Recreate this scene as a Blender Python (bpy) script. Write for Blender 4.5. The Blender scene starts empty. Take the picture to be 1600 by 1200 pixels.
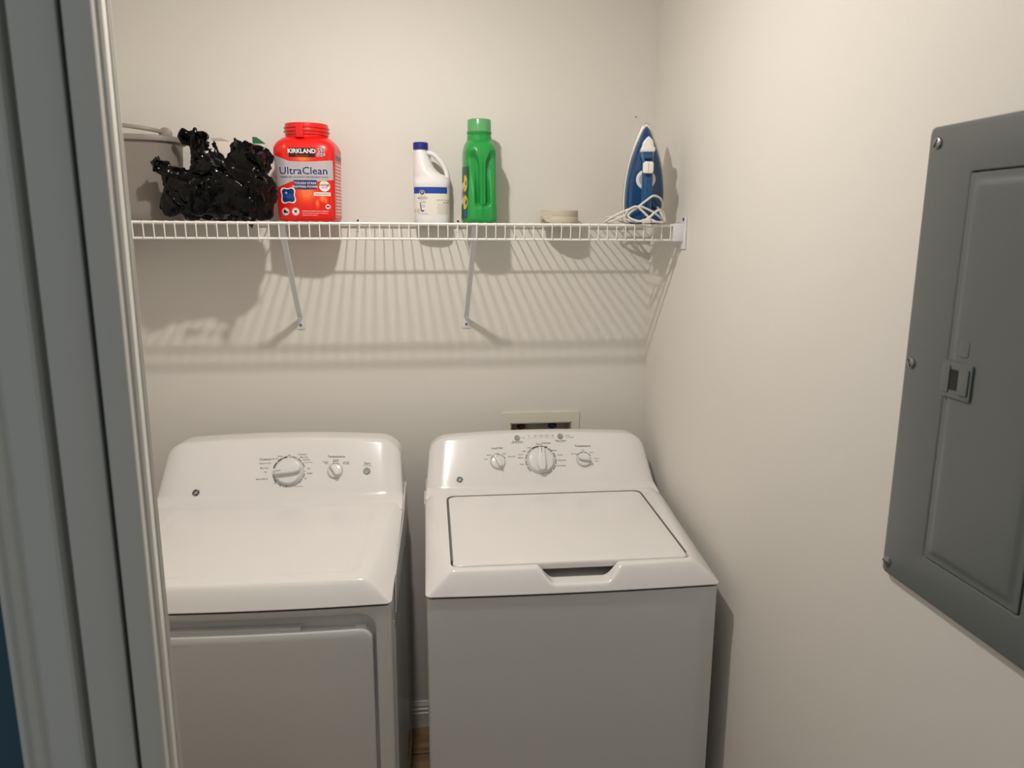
import bpy, bmesh, math, random
from mathutils import Vector, Matrix
PI=math.pi
scene=bpy.context.scene
COL=scene.collection
random.seed(7)

# ------------------------------------------------------------------ camera
def cam_axes(yaw,pitch,roll):
    cy,sy=math.cos(yaw),math.sin(yaw); cp,sp=math.cos(pitch),math.sin(pitch)
    f=Vector((sy*cp,cy*cp,sp)); r=Vector((cy,-sy,0)); u=r.cross(f)
    r2=r*math.cos(roll)+u*math.sin(roll); u2=-r*math.sin(roll)+u*math.cos(roll)
    return r2,u2,f
cd=bpy.data.cameras.new('camera'); cam=bpy.data.objects.new('camera',cd); COL.objects.link(cam)
r_,u_,f_=cam_axes(.1327,-.2027,.0058)
M=Matrix(((r_.x,u_.x,-f_.x,-.7461),(r_.y,u_.y,-f_.y,-2.3341),(r_.z,u_.z,-f_.z,1.6841),(0,0,0,1)))
cam.matrix_world=M
cd.sensor_width=36; cd.sensor_fit='HORIZONTAL'; cd.lens=36*1172.7/1600
cd.clip_start=.02
cd.dof.use_dof=True; cd.dof.focus_distance=2.15; cd.dof.aperture_fstop=cd.lens/3.6
scene.camera=cam

# ------------------------------------------------------------------ world + exposure
w=bpy.data.worlds.new('world'); scene.world=w; w.use_nodes=True
w.node_tree.nodes['Background'].inputs[0].default_value=(.89,.96,1.0,1)
w.node_tree.nodes['Background'].inputs[1].default_value=.235
vs=scene.view_settings; vs.view_transform='Standard'; vs.look='None'; vs.gamma=1; vs.exposure=0.0
vs.use_curve_mapping=False
LAMP_POWER=18.8
LX,LY=-.83,-.905

# ------------------------------------------------------------------ materials
def srgb(c):
    return tuple(((x/255)/12.92 if x/255<=.04045 else ((x/255+.055)/1.055)**2.4) for x in c)+(1,)
def mat(name,rgb,rough=.5,metal=0,bump=0,bscale=60,noise=0,nscale=8,coat=0,trans=0,spec=.5,emit=0,detail=3,sub=0):
    m=bpy.data.materials.new(name); m.use_nodes=True; nt=m.node_tree; b=nt.nodes['Principled BSDF']
    c=srgb(rgb); b.inputs['Base Color'].default_value=c
    b.inputs['Roughness'].default_value=rough; b.inputs['Metallic'].default_value=metal
    b.inputs['Coat Weight'].default_value=coat; b.inputs['Transmission Weight'].default_value=trans
    b.inputs['Specular IOR Level'].default_value=spec
    if coat: b.inputs['Coat Roughness'].default_value=.06
    if sub: b.inputs['Subsurface Weight'].default_value=sub; b.inputs['Subsurface Scale'].default_value=.01
    tc=nt.nodes.new('ShaderNodeTexCoord')
    if noise:
        n=nt.nodes.new('ShaderNodeTexNoise'); n.inputs['Scale'].default_value=nscale; n.inputs['Detail'].default_value=4
        nt.links.new(tc.outputs['Object'],n.inputs['Vector'])
        mx=nt.nodes.new('ShaderNodeMix'); mx.data_type='RGBA'
        mx.inputs[6].default_value=tuple(x*(1-noise) for x in c[:3])+(1,); mx.inputs[7].default_value=tuple(min(1,x*(1+noise)) for x in c[:3])+(1,)
        nt.links.new(n.outputs['Fac'],mx.inputs[0]); nt.links.new(mx.outputs[2],b.inputs['Base Color'])
    if bump:
        n2=nt.nodes.new('ShaderNodeTexNoise'); n2.inputs['Scale'].default_value=bscale; n2.inputs['Detail'].default_value=detail
        nt.links.new(tc.outputs['Object'],n2.inputs['Vector'])
        bp=nt.nodes.new('ShaderNodeBump'); bp.inputs['Strength'].default_value=bump; bp.inputs['Distance'].default_value=.002
        nt.links.new(n2.outputs['Fac'],bp.inputs['Height']); nt.links.new(bp.outputs['Normal'],b.inputs['Normal'])
    if emit:
        b.inputs['Emission Color'].default_value=c; b.inputs['Emission Strength'].default_value=emit
    return m
WALL=mat('wall_paint',(225,221,214),.6,bump=.22,bscale=28,noise=.012,nscale=3)
CEIL=mat('ceiling_paint',(228,224,216),.8,bump=.3,bscale=60)
TEAL=mat('hall_paint',(58,92,112),.7,bump=.15,bscale=40)
TRIM=mat('trim_paint',(222,222,216),.38)
DOORP=mat('door_paint',(222,222,216),.42,bump=.05,bscale=90)
ENAM=mat('white_enamel',(231,229,227),.16,coat=.3,noise=.006,nscale=2)
BODY=mat('white_painted_steel',(219,221,219),.28,bump=.05,bscale=350)
PLAS=mat('white_plastic',(232,230,228),.25)
KNOB=mat('knob_plastic',(226,225,224),.22)
KGRY=mat('knob_grey',(170,171,173),.35)
SEAM=mat('dark_seam',(52,54,56),.7)
GAPSHADE=mat('grey_gap_shade',(104,102,102),.7)  # painted shade for the gap round the washer lid
DARKC=mat('dark_cavity',(60,66,74),.6)
INKB=mat('black_ink',(28,27,30),.4)
INKG=mat('grey_ink',(140,138,138),.4)
BTN=mat('grey_button',(150,154,152),.4)
WIRE=mat('white_vinyl_wire',(236,234,230),.3)
BRKT=mat('white_enamelled_steel',(225,224,228),.3)
SCREW=mat('screw_steel',(150,150,148),.35,metal=.9)
DSCREW=mat('dull_screw',(88,84,80),.5,metal=.6)
PANEL=mat('grey_panel_enamel',(101,106,105),.33,bump=.06,bscale=420)
PDARK=mat('panel_black',(18,20,22),.5)
RED=mat('red_plastic',(226,22,18),.3,coat=.2)
REDL=mat('clear_red_label',(226,110,104),.4)
SILV=mat('silver_label',(196,190,194),.35,metal=.3)
NAVY=mat('navy_print',(28,44,104),.35)
BLUE=mat('blue_print',(20,74,160),.35)
WHT=mat('white_print',(238,232,228),.4)
BLK=mat('black_print',(24,14,14),.4)
ORNG=mat('orange_glow_print',(246,120,52),.35)
PODB=mat('blue_pod',(22,58,112),.15)
BLCH=mat('bleach_bottle_plastic',(238,236,236),.3)
LBL=mat('paper_label',(232,228,218),.45)
CAPB=mat('blue_cap',(22,38,128),.35)
GRN=mat('green_plastic',(34,150,68),.28,coat=.15)
GCAP=mat('green_clear_cap',(92,168,108),.2)
GDARK=mat('green_spout',(34,140,62),.3)
LBLY=mat('yellow_print',(222,196,70),.4)
LBLG=mat('dark_green_print',(18,84,62),.4)
TAPE=mat('masking_tape',(206,198,178),.6,bump=.1,bscale=300)
TAPEI=mat('tape_core',(150,140,120),.8)
IRONB=mat('iron_blue',(8,78,130),.25,coat=.2)
IRONP=mat('iron_sheer_blue',(8,64,112),.15,coat=.3)
IRONW=mat('iron_white',(238,234,230),.3)
IRONM=mat('soleplate_metal',(190,188,184),.25,metal=.9)
CORD=mat('cord_white',(222,216,210),.45)
TUB=mat('taupe_plastic',(134,126,119),.45)
BOXW=mat('outlet_box_plastic',(226,221,207),.4)
BOXI=mat('outlet_box_inside',(196,190,178),.5)
VRED=mat('red_valve',(92,30,26),.4)
VBLU=mat('blue_valve',(20,40,82),.4)
BRASS=mat('brass',(150,122,72),.35,metal=.9)
CARD=mat('white_carton',(226,216,206),.6)
GCARD=mat('green_carton',(44,110,74),.6)
BULB=mat('bulb_glow',(255,240,222),.5)
PORC=mat('lampholder_porcelain',(235,232,225),.3)
# floor: brown wood-look planks
def floor_mat():
    m=bpy.data.materials.new('floor_wood_tile'); m.use_nodes=True; nt=m.node_tree; b=nt.nodes['Principled BSDF']
    tc=nt.nodes.new('ShaderNodeTexCoord'); mp=nt.nodes.new('ShaderNodeMapping'); mp.inputs['Scale'].default_value=(1,5,1)
    n=nt.nodes.new('ShaderNodeTexNoise'); n.inputs['Scale'].default_value=9; n.inputs['Detail'].default_value=6
    nt.links.new(tc.outputs['Object'],mp.inputs[0]); nt.links.new(mp.outputs[0],n.inputs['Vector'])
    cr=nt.nodes.new('ShaderNodeValToRGB'); cr.color_ramp.elements[0].position=.3; cr.color_ramp.elements[0].color=srgb((110,84,58)); cr.color_ramp.elements[1].position=.75; cr.color_ramp.elements[1].color=srgb((176,146,112))
    br=nt.nodes.new('ShaderNodeTexBrick'); br.inputs['Scale'].default_value=1.0
    br.inputs['Brick Width'].default_value=.9; br.inputs['Row Height'].default_value=.15; br.inputs['Mortar Size'].default_value=.004
    br.inputs['Mortar'].default_value=srgb((80,66,52))
    nt.links.new(tc.outputs['Object'],br.inputs['Vector'])
    nt.links.new(n.outputs['Fac'],cr.inputs[0]); nt.links.new(cr.outputs[0],br.inputs['Color1']); nt.links.new(cr.outputs[0],br.inputs['Color2'])
    nt.links.new(br.outputs['Color'],b.inputs['Base Color']); b.inputs['Roughness'].default_value=.35
    return m
FLOOR=floor_mat()
def bag_mat():
    m=mat('black_film',(3,3,4),.13,spec=.2)
    nt=m.node_tree; b=nt.nodes['Principled BSDF']; tc=nt.nodes.new('ShaderNodeTexCoord')
    v=nt.nodes.new('ShaderNodeTexVoronoi'); v.feature='DISTANCE_TO_EDGE'; v.inputs['Scale'].default_value=14
    n=nt.nodes.new('ShaderNodeTexNoise'); n.inputs['Scale'].default_value=16; n.inputs['Detail'].default_value=5; n.inputs['Distortion'].default_value=1.2
    nt.links.new(tc.outputs['Object'],n.inputs['Vector'])
    mx=nt.nodes.new('ShaderNodeVectorMath'); mx.operation='MULTIPLY_ADD'; mx.inputs[1].default_value=(.06,.06,.06)
    nt.links.new(n.outputs['Color'],mx.inputs[0]); nt.links.new(tc.outputs['Object'],mx.inputs[2]); nt.links.new(mx.outputs[0],v.inputs['Vector'])
    ad=nt.nodes.new('ShaderNodeMath'); ad.operation='MULTIPLY_ADD'; ad.inputs[1].default_value=1.2
    nt.links.new(v.outputs['Distance'],ad.inputs[0]); nt.links.new(n.outputs['Fac'],ad.inputs[2])
    bp=nt.nodes.new('ShaderNodeBump'); bp.inputs['Strength'].default_value=.5; bp.inputs['Distance'].default_value=.005
    nt.links.new(ad.outputs[0],bp.inputs['Height']); nt.links.new(bp.outputs['Normal'],b.inputs['Normal']); pass
    return m
BAG=bag_mat()

# ------------------------------------------------------------------ mesh helpers
class MB:
    def __init__(s): s.v=[]; s.f=[]; s.mi=[]; s.ms=[]
    def m(s,mt):
        if mt not in s.ms: s.ms.append(mt)
        return s.ms.index(mt)
    def add(s,vs_,fs,mt=None,T=None):
        o=len(s.v); k=s.m(mt) if mt else 0
        for p in vs_:
            p=Vector(p)
            if T is not None: p=T@p
            s.v.append(p)
        for f in fs: s.f.append([o+i for i in f]); s.mi.append(k)
        return s
    def box(s,lo,hi,mt=None,T=None):
        (a,b,c),(d,e,f)=lo,hi
        V=[(a,b,c),(d,b,c),(d,e,c),(a,e,c),(a,b,f),(d,b,f),(d,e,f),(a,e,f)]
        return s.add(V,[(0,3,2,1),(4,5,6,7),(0,1,5,4),(1,2,6,5),(2,3,7,6),(3,0,4,7)],mt,T)
    def rings(s,R,mt=None,T=None,cap0=True,cap1=True,closed=True):
        n=len(R[0]); V=[p for r in R for p in r]; F=[]
        for i in range(len(R)-1):
            for j in range(n if closed else n-1):
                k=(j+1)%n; F.append((i*n+j,i*n+k,(i+1)*n+k,(i+1)*n+j))
        if cap0: F.append(tuple(range(n))[::-1])
        if cap1: F.append(tuple((len(R)-1)*n+j for j in range(n)))
        return s.add(V,F,mt,T)
    def lathe(s,prof,mt=None,T=None,n=32,cap0=True,cap1=True):
        return s.rings([[(r*math.cos(2*PI*j/n),r*math.sin(2*PI*j/n),z) for j in range(n)] for r,z in prof],mt,T,cap0,cap1)
    def tube(s,pts,rad,mt=None,T=None,n=8,closed=False,flat=None):
        pts=[Vector(p) for p in pts]; L=len(pts); R=[]; up=None
        for i,p in enumerate(pts):
            a=pts[(i-1)%L] if (closed or i>0) else p; b=pts[(i+1)%L] if (closed or i<L-1) else p
            t=(b-a).normalized()
            if up is None:
                up=Vector((0,0,1)) if abs(t.z)<.9 else Vector((1,0,0))
            x=(up-t*up.dot(t)).normalized(); y=t.cross(x); up=x
            rr=rad[i] if isinstance(rad,(list,tuple)) else rad
            fl=flat or 1
            R.append([p+x*rr*math.cos(2*PI*k/n)+y*rr*fl*math.sin(2*PI*k/n) for k in range(n)])
        if closed: R.append(R[0]); return s.rings(R,mt,T,False,False)
        return s.rings(R,mt,T)
    def prism(s,poly,z0,z1,mt=None,T=None,bev=0,nb=3):
        """poly: (x,y) list, extruded along z with rounded rims"""
        P=[Vector((p[0],p[1])) for p in poly]
        def inset(d):
            if d==0: return P
            o=[];n=len(P)
            for i in range(n):
                a=(P[i]-P[i-1]); b=(P[(i+1)%n]-P[i])
                if a.length<1e-9 or b.length<1e-9: o.append(P[i]); continue
                a.normalize(); b.normalize(); na=Vector((-a.y,a.x)); nb_=Vector((-b.y,b.x)); k=(na+nb_)
                if k.length<1e-6: o.append(P[i]+na*d); continue
                k.normalize(); o.append(P[i]+k*d/max(.4,k.dot(na)))
            return o
        area=sum(P[i-1].x*P[i].y-P[i].x*P[i-1].y for i in range(len(P)))
        if area<0: P=P[::-1]
        R=[]
        if bev:
            for k in range(nb+1):
                a=PI/2*k/nb; q=inset(bev*(1-math.sin(a))); R.append([(p.x,p.y,z0+bev*(1-math.cos(a))) for p in q])
            for k in range(nb+1):
                a=PI/2*k/nb; q=inset(bev*(1-math.cos(a))); R.append([(p.x,p.y,z1-bev*(1-math.sin(a))) for p in q])
        else: R=[[(p.x,p.y,z0) for p in P],[(p.x,p.y,z1) for p in P]]
        return s.rings(R,mt,T)
    def build(s,name,mt=None,parent=None,loc=(0,0,0),rz=0,ang=35):
        me=bpy.data.meshes.new(name); me.from_pydata([tuple(p) for p in s.v],[],s.f)
        if mt is not None and not s.ms: s.ms=[mt]
        for q in s.ms: me.materials.append(q)
        if len(s.ms)>1: me.polygons.foreach_set('material_index',s.mi)
        bm=bmesh.new(); bm.from_mesh(me); bmesh.ops.remove_doubles(bm,verts=bm.verts,dist=1e-6); bmesh.ops.recalc_face_normals(bm,faces=bm.faces); bm.to_mesh(me); bm.free()
        me.shade_smooth(); me.set_sharp_from_angle(angle=math.radians(ang)); me.update()
        o=bpy.data.objects.new(name,me); COL.objects.link(o); o.location=loc; o.rotation_euler=(0,0,rz)
        if parent: o.parent=parent
        return o
def tag(o,label=None,cat=None,group=None,kind=None):
    if label: o['label']=label
    if cat: o['category']=cat
    if group: o['group']=group
    if kind: o['kind']=kind
    return o
def empty(name,loc,label,cat,rz=0,group=None,sc=1):
    o=bpy.data.objects.new(name,None); o.empty_display_size=.05; COL.objects.link(o); o.location=loc; o.rotation_euler=(0,0,rz); o.scale=(sc,sc,sc)
    return tag(o,label,cat,group)
def rrect(x0,x1,y0,y1,r,n=6):
    o=[]
    for cx,cy,a0 in ((x1-r,y0+r,-PI/2),(x1-r,y1-r,0),(x0+r,y1-r,PI/2),(x0+r,y0+r,PI)):
        for k in range(n+1):
            a=a0+PI/2*k/n; o.append((cx+r*math.cos(a),cy+r*math.sin(a)))
    return o
def roundpoly(P,n=6):
    """P: (x,y,r); returns filleted closed polygon"""
    o=[];L=len(P)
    for i in range(L):
        p=Vector(P[i][:2]); r=P[i][2]; a=Vector(P[i-1][:2])-p; b=Vector(P[(i+1)%L][:2])-p
        if r<=0: o.append((p.x,p.y)); continue
        la,lb=a.length,b.length; a.normalize(); b.normalize(); th=a.angle(b); d=min(r/math.tan(th/2),la*.49,lb*.49)
        r=d*math.tan(th/2); c=p+(a+b).normalized()*(r/math.sin(th/2))
        s0=(p+a*d)-c; s1=(p+b*d)-c; a0=math.atan2(s0.y,s0.x); a1=math.atan2(s1.y,s1.x); da=(a1-a0+PI)%(2*PI)-PI
        for k in range(n+1):
            t=a0+da*k/n; o.append((c.x+r*math.cos(t),c.y+r*math.sin(t)))
    return o
def sstep(a,b,x):
    t=max(0,min(1,(x-a)/(b-a))); return t*t*(3-2*t)
def spline(P,n=8,closed=False):
    P=[Vector(p) for p in P]; L=len(P); o=[]
    for i in range(L if closed else L-1):
        g=lambda k:P[k%L] if closed else P[max(0,min(L-1,k))]
        p0,p1,p2,p3=g(i-1),g(i),g(i+1),g(i+2)
        for k in range(n):
            t=k/n; o.append(.5*((2*p1)+(p2-p0)*t+(2*p0-5*p1+4*p2-p3)*t*t+(-p0+3*p1-3*p2+p3)*t**3))
    if not closed: o.append(P[-1])
    return o
_tc={}
def text_geo(s,bold=0):
    key=(s,bold)
    if key in _tc: return _tc[key]
    cu=bpy.data.curves.new('t','FONT'); cu.body=s; cu.size=1; cu.align_x='CENTER'; cu.resolution_u=2; cu.offset=bold
    ob=bpy.data.objects.new('t',cu); COL.objects.link(ob); dg=bpy.context.evaluated_depsgraph_get(); dg.update()
    me=bpy.data.meshes.new_from_object(ob.evaluated_get(dg))
    V=[tuple(v.co) for v in me.vertices]; F=[tuple(p.vertices) for p in me.polygons]
    bpy.data.objects.remove(ob); bpy.data.meshes.remove(me); _tc[key]=(V,F); return V,F
def add_text(mb,s,x,y,h,mp,mt,bold=0.012,align='c',sx=1.0,off=.0004,rot=0):
    """writes s centred at (x,y) of a 2D surface chart; h = cap height; mp(u,v,off)->3D"""
    V,F=text_geo(s,bold); k=h/.7
    xs=[v[0] for v in V]; w=(max(xs)-min(xs)); c=(max(xs)+min(xs))/2
    dx={'c':-c,'l':-min(xs),'r':-max(xs)}[align]
    cr,sr=math.cos(rot),math.sin(rot); P=[]
    for v in V:
        a=(v[0]+dx)*k*sx; b=(v[1]-.35)*k
        P.append(mp(x+a*cr-b*sr,y+a*sr+b*cr,off))
    mb.add(P,F,mt)
def add_patch(mb,poly,mp,mt,off=.0002):
    mb.add([mp(u,v,off) for u,v in poly],[tuple(range(len(poly)))],mt)
def add_grid(mb,u0,u1,v0f,v1f,mp,mt,off=.0002,nu=20,nv=4):
    """patch between two curves v0f(u), v1f(u), following the surface"""
    V=[];F=[]
    for i in range(nu+1):
        u=u0+(u1-u0)*i/nu; a=v0f(u) if callable(v0f) else v0f; b=v1f(u) if callable(v1f) else v1f
        for j in range(nv+1): V.append(mp(u,a+(b-a)*j/nv,off))
    for i in range(nu):
        for j in range(nv):
            k=i*(nv+1)+j; F.append((k,k+nv+1,k+nv+2,k+1))
    mb.add(V,F,mt)
def add_disc(mb,x,y,r,mp,mt,off=.0003,n=24,r0=0,a0=0,a1=2*PI,sy=1):
    V=[];F=[];full=abs(a1-a0-2*PI)<1e-6
    for i in range(n+1):
        a=a0+(a1-a0)*i/n
        V.append(mp(x+r*math.cos(a),y+r*math.sin(a)*sy,off)); V.append(mp(x+r0*math.cos(a),y+r0*math.sin(a)*sy,off))
    for i in range(n):
        F.append((2*i,2*i+2,2*i+3,2*i+1))
    mb.add(V,F,mt)

# ------------------------------------------------------------------ room shell
XL=-1.62; YF=-1.600; YH=-1.625; HC=2.44
b=MB(); b.box((XL-.1,-4.2,-.05),(1.5,.1,0)); tag(b.build('floor',FLOOR),kind='structure')
b=MB(); b.box((XL-.1,YH,HC),(.1,.1,HC+.05)); tag(b.build('ceiling',CEIL),kind='structure')
# back wall with the opening for the water outlet box
bx0,bx1,bz0,bz1=-.440,-.238,.93,1.072
b=MB()
for lo,hi in (((XL-.1,0,0),(bx0,.1,HC)),((bx1,0,0),(.1,.1,HC)),((bx0,0,0),(bx1,.1,bz0)),((bx0,0,bz1),(bx1,.1,HC))): b.box(lo,hi)
tag(b.build('wall_back',WALL),kind='structure')
b=MB(); b.box((0,-4.2,0),(.1,0,HC)); tag(b.build('wall_right',WALL),kind='structure')
b=MB(); b.box((XL-.1,YH,0),(XL,0,HC)); tag(b.build('wall_left',WALL),kind='structure')
OX0,OX1,OZ=-1.0765,0,2.07
b=MB(); b.box((XL-.1,YH+.01,0),(OX0-.02,YF,HC)); b.box((OX0-.02,YH+.01,OZ+.02),(OX1-.0005,YF,HC))
b.box((XL-.5,YH,0),(OX0-.02,YH+.01,HC),TEAL)
b.box((OX0-.02,YH,OZ+.02),(OX1-.0005,YH+.01,HC),TEAL)
b.ms=[WALL,TEAL]; b.mi=[0]*12+[1]*12
tag(b.build('wall_front'),kind='structure')
b=MB(); b.box((OX0-.02,YH,0),(OX0,YF,OZ+.02)); b.box((OX0,YH,OZ),(OX1-.0005,YF,OZ+.02))
tag(b.build('trim_1',TRIM),kind='structure')
def casing(x_in,sgn,name):
    prof=[(0,0),(0,.011),(.003,.013),(.028,.014),(.030,.0105),(.033,.0105),(.036,.015),(.041,.017),(.0435,.012),(.046,.012),(.049,.016),(.053,.016),(.055,.013),(.055,0)]
    P=[(x_in+sgn*p[0],YH-p[1]) for p in prof]
    b=MB(); b.prism(P,0,OZ+.07); return tag(b.build(name,TRIM,ang=25),kind='structure')
casing(OX0+.002,-1,'trim_2')
# baseboard, back wall
prof=[(0,0),(.014,0),(.014,.052),(.010,.056),(.012,.060),(.012,.066),(.008,.070),(.009,.078),(.006,.084),(.004,.092),(0,.092)]
def baseboard(name,x0,y0,x1,y1,nx,ny):
    R=[[ (x+nx*p[0],y+ny*p[0],p[1]) for p in prof] for x,y in ((x0,y0),(x1,y1))]
    b=MB(); b.rings(R); return tag(b.build(name,TRIM,ang=25),kind='structure')
baseboard('baseboard_back',XL+.014,0,-.014,0,0,-1)
baseboard('baseboard_right',0,-4.2,0,0,-1,0)
baseboard('baseboard_left',XL,YF,XL,0,1,0)

# folding door leaves standing open at the left of the doorway
def leaf(px,py,ang,L,T,label):
    """near right corner at (px,py); runs back along +y rotated by ang; thickness to -x"""
    t=empty('folding_door',(px,py,0),label,'door',rz=ang,group=None)
    P=roundpoly([(0,0,.002),(0,L,.002),(-T,L,.002),(-T,0,.002)],2)
    b=MB(); b.prism(P,.012,2.02)
    b.build('slab',DOORP,t)
    # raised mouldings round the panels on both faces
    m=MB()
    for z0,z1 in ((.12,1.98),):
        for ins,h in ((.052,.0032),(.066,.0045),(.084,.0028)):
            for X,s in ((0,1),(-T,-1)):
                y0,y1=ins,L-ins
                for lo,hi in (((y0,z0+ins-.05),(y0+.007,z1-ins+.05)),((y1-.007,z0+ins-.05),(y1,z1-ins+.05)),((y0,z0+ins-.05),(y1,z0+ins-.043)),((y0,z1-ins+.043),(y1,z1-ins+.05))):
                    xa,xb=sorted((X-s*.0005,X+s*h)); m.box((xa,lo[0],lo[1]),(xb,hi[0],hi[1]))
    m.build('panel_moulding',DOORP,t)
    h=MB()
    for z in (.3,1.03,1.78):
        h.lathe([(.005,-.035),(.005,.035)],T=Matrix.Translation((-T-.003,L-.004,z)),n=10)
    h.build('hinge',SCREW,t)
    return t
leaf(-1.000,-1.634,.296,.36,.022,'off-white folding door leaf nearest the laundry alcove, its moulded face just showing')
leaf(-1.028,-1.634,.296,.36,.0345,'off-white folding door leaf next to the hall door casing')

# small ceiling downlight above the appliances
lt=empty('ceiling_downlight',(LX,LY,HC),'small round white ceiling downlight above the dryer and washer','lamp')
b=MB(); b.lathe([(.028,-.001),(.028,-.010),(.034,-.013),(.058,-.010),(.064,-.001)],n=40,cap0=False,cap1=False); b.build('trim_ring',PORC,lt)
b=MB(); b.lathe([(.0275,-.0075),(.026,-.014),(.021,-.020),(.013,-.0245),(.005,-.0265),(.0003,-.027)],n=24,cap0=False); b.build('lens',BULB,lt)
BULB.node_tree.nodes['Principled BSDF'].inputs['Base Color'].default_value=(0,0,0,1)
BULB.node_tree.nodes['Principled BSDF'].inputs['Emission Color'].default_value=(1,.938,.872,1)
BULB.node_tree.nodes['Principled BSDF'].inputs['Emission Strength'].default_value=LAMP_POWER/(PI*PI*.0275**2*1.6)

# ------------------------------------------------------------------ appliances
def console_fn(v0,v1,z1,lead=.055,arch=.012,zb=.93):
    prof=roundpoly([(v0-lead,zb-.002,0),(v0,zb+.008,.07),(v1,z1,.02),(.688,z1-.002,.012),(.688,.875,0),(v0-lead,.875,0)],8)
    B=(.655,.878)
    def shape(x,p):
        """p profile point (v,z) at x"""
        v,z=p; e=max(0,min(1,(abs(x)-.268)/.065)); s=1-.25*(1-max(0,1-e**2.15)**.5)*sstep(.925,.985,z)
        z=z-arch*(x/.32)**2*max(0,(z-zb)/.155)
        v=B[0]+(v-B[0])*s; z=B[1]+(z-B[1])*s
        flare=.0105*sstep(.93+.070,.915,z)*sstep(.25,.333,abs(x))
        return (x+math.copysign(flare,x),v,z)
    return prof,shape
def make_console(b,v0,v1,z1,lead=.055):
    prof,shape=console_fn(v0,v1,z1,lead)
    xs=[-.333+.065*(1-math.cos(PI/2*k/12)) for k in range(12)]
    xs=xs+[-.268+.536*k/24 for k in range(25)]+[-x for x in xs[::-1]]
    xs=sorted(set(round(x,6) for x in xs))
    b.rings([[shape(x,p) for p in prof] for x in xs])
    n=Vector((-(z1-.938),(v1-v0))); n.normalize()
    def mp(u,s,off):
        L=math.hypot(v1-v0,z1-(.938)); t=s/L
        p=(v0+(v1-v0)*t,.938+(z1-.938)*t)
        x,v,z=shape(u,p)
        return Vector((x,v+n.x*off,z+n.y*off))
    nrm=Vector((0,n.x,n.y))
    return mp,nrm
def bow(x,k): return k*(x/.343)**2
def zcap(x,v,bw):
    vf=v-bow(x,bw)
    d1=.050*max(0,(.030-vf)/.030)**1.3
    fr=max(0,min(1,1-v/.46)); x0=.318-.040*fr; pw=1.9-.75*fr**3
    d2=(.010+.040*fr)*max(0,(abs(x)-x0)/(.343-x0))**pw
    k=.006
    d=math.log(math.exp(min(60,d1/k))+math.exp(min(60,d2/k))-1)*k if d1+d2>0 else 0
    return .9245+.010*min(1,(v-.03)/.45)-min(d,.052)
def ringpts(x0,x1,v0,v1,r,nx,nv,nc):
    o=[]
    for k in range(nx): o.append((x0+r+(x1-x0-2*r)*k/nx,v0))
    for k in range(nc): a=-PI/2+PI/2*k/nc; o.append((x1-r+r*math.cos(a),v0+r+r*math.sin(a)))
    for k in range(nv): o.append((x1,v0+r+(v1-v0-2*r)*k/nv))
    for k in range(nc): a=PI/2*k/nc; o.append((x1-r+r*math.cos(a),v1-r+r*math.sin(a)))
    for k in range(nx): o.append((x1-r-(x1-x0-2*r)*k/nx,v1))
    for k in range(nc): a=PI/2+PI/2*k/nc; o.append((x0+r+r*math.cos(a),v1-r+r*math.sin(a)))
    for k in range(nv): o.append((x0,v1-r-(v1-v0-2*r)*k/nv))
    for k in range(nc): a=PI+PI/2*k/nc; o.append((x0+r+r*math.cos(a),v0+r+r*math.sin(a)))
    return o
def body_poly(bw,hw,vf,vb=.688):
    P=[(hw,vb),(-hw,vb)]
    f=[]
    N=16
    for k in range(N+1):
        x=-hw+.010+(2*hw-.020)*k/N; f.append((x,vf+bow(x,bw)))
    return P+[(-hw,vf+bw+.012),(-hw+.003,vf+bw+.004)]+f+[(hw-.003,vf+bw+.004),(hw,vf+bw+.012)]
def knob(parent,mp,nrm,u,s,R,H,ang,big=False):
    """rotary knob with a raised grip bar; ang = pointer direction, 0 = up the console"""
    o=mp(u,s,0); zax=nrm; xax=Vector((1,0,0)); yax=zax.cross(xax)
    T=Matrix((( xax.x,yax.x,zax.x,o.x),(xax.y,yax.y,zax.y,o.y),(xax.z,yax.z,zax.z,o.z),(0,0,0,1)))
    b=MB(); b.lathe([(R*1.0,0),(R*1.02,.002),(R*.99,.004),(R*.95,.005),(R*.93,H*.55),(R*.88,H*.62),(R*.8,H*.66)],PLAS if False else KNOB,T,40)
    b.lathe([(R*1.06,0),(R*1.06,.0010),(R*1.04,.0016),(R*1.0,.0024)],KGRY,T,40)
    k=b.build('knob',KNOB,parent)
    g=MB(); W=R*.27
    P=[(-W*.75,R*.9),(-W,R*.2),(-W*1.15,-R*.5),(-W*.8,-R*.86),(0,-R*.95),(W*.8,-R*.86),(W*1.15,-R*.5),(W,R*.2),(W*.75,R*.9)]
    P=[(p[0],p[1]) for p in P]
    g.prism(P,H*.6,H*1.55,KNOB,T@Matrix.Rotation(ang,4,'Z'),bev=R*.09)
    gg=g.build('grip',KNOB,k)
    q=MB(); q.box((-R*.03,R*.45,H*1.55),(R*.03,R*.85,H*1.55+.0004),INKG,T@Matrix.Rotation(ang,4,'Z')); q.build('pointer',INKG,k)
def button(parent,mp,nrm,u,s,R):
    o=mp(u,s,0); zax=nrm; xax=Vector((1,0,0)); yax=zax.cross(xax)
    T=Matrix((( xax.x,yax.x,zax.x,o.x),(xax.y,yax.y,zax.y,o.y),(xax.z,yax.z,zax.z,o.z),(0,0,0,1)))
    b=MB(); b.lathe([(R*1.15,0),(R*1.15,.0012),(R,.0015),(R*.98,.003),(R*.85,.0036),(R*.5,.003),(.0005,.0028)],None,T,28); b.build('button',BTN,parent)
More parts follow.
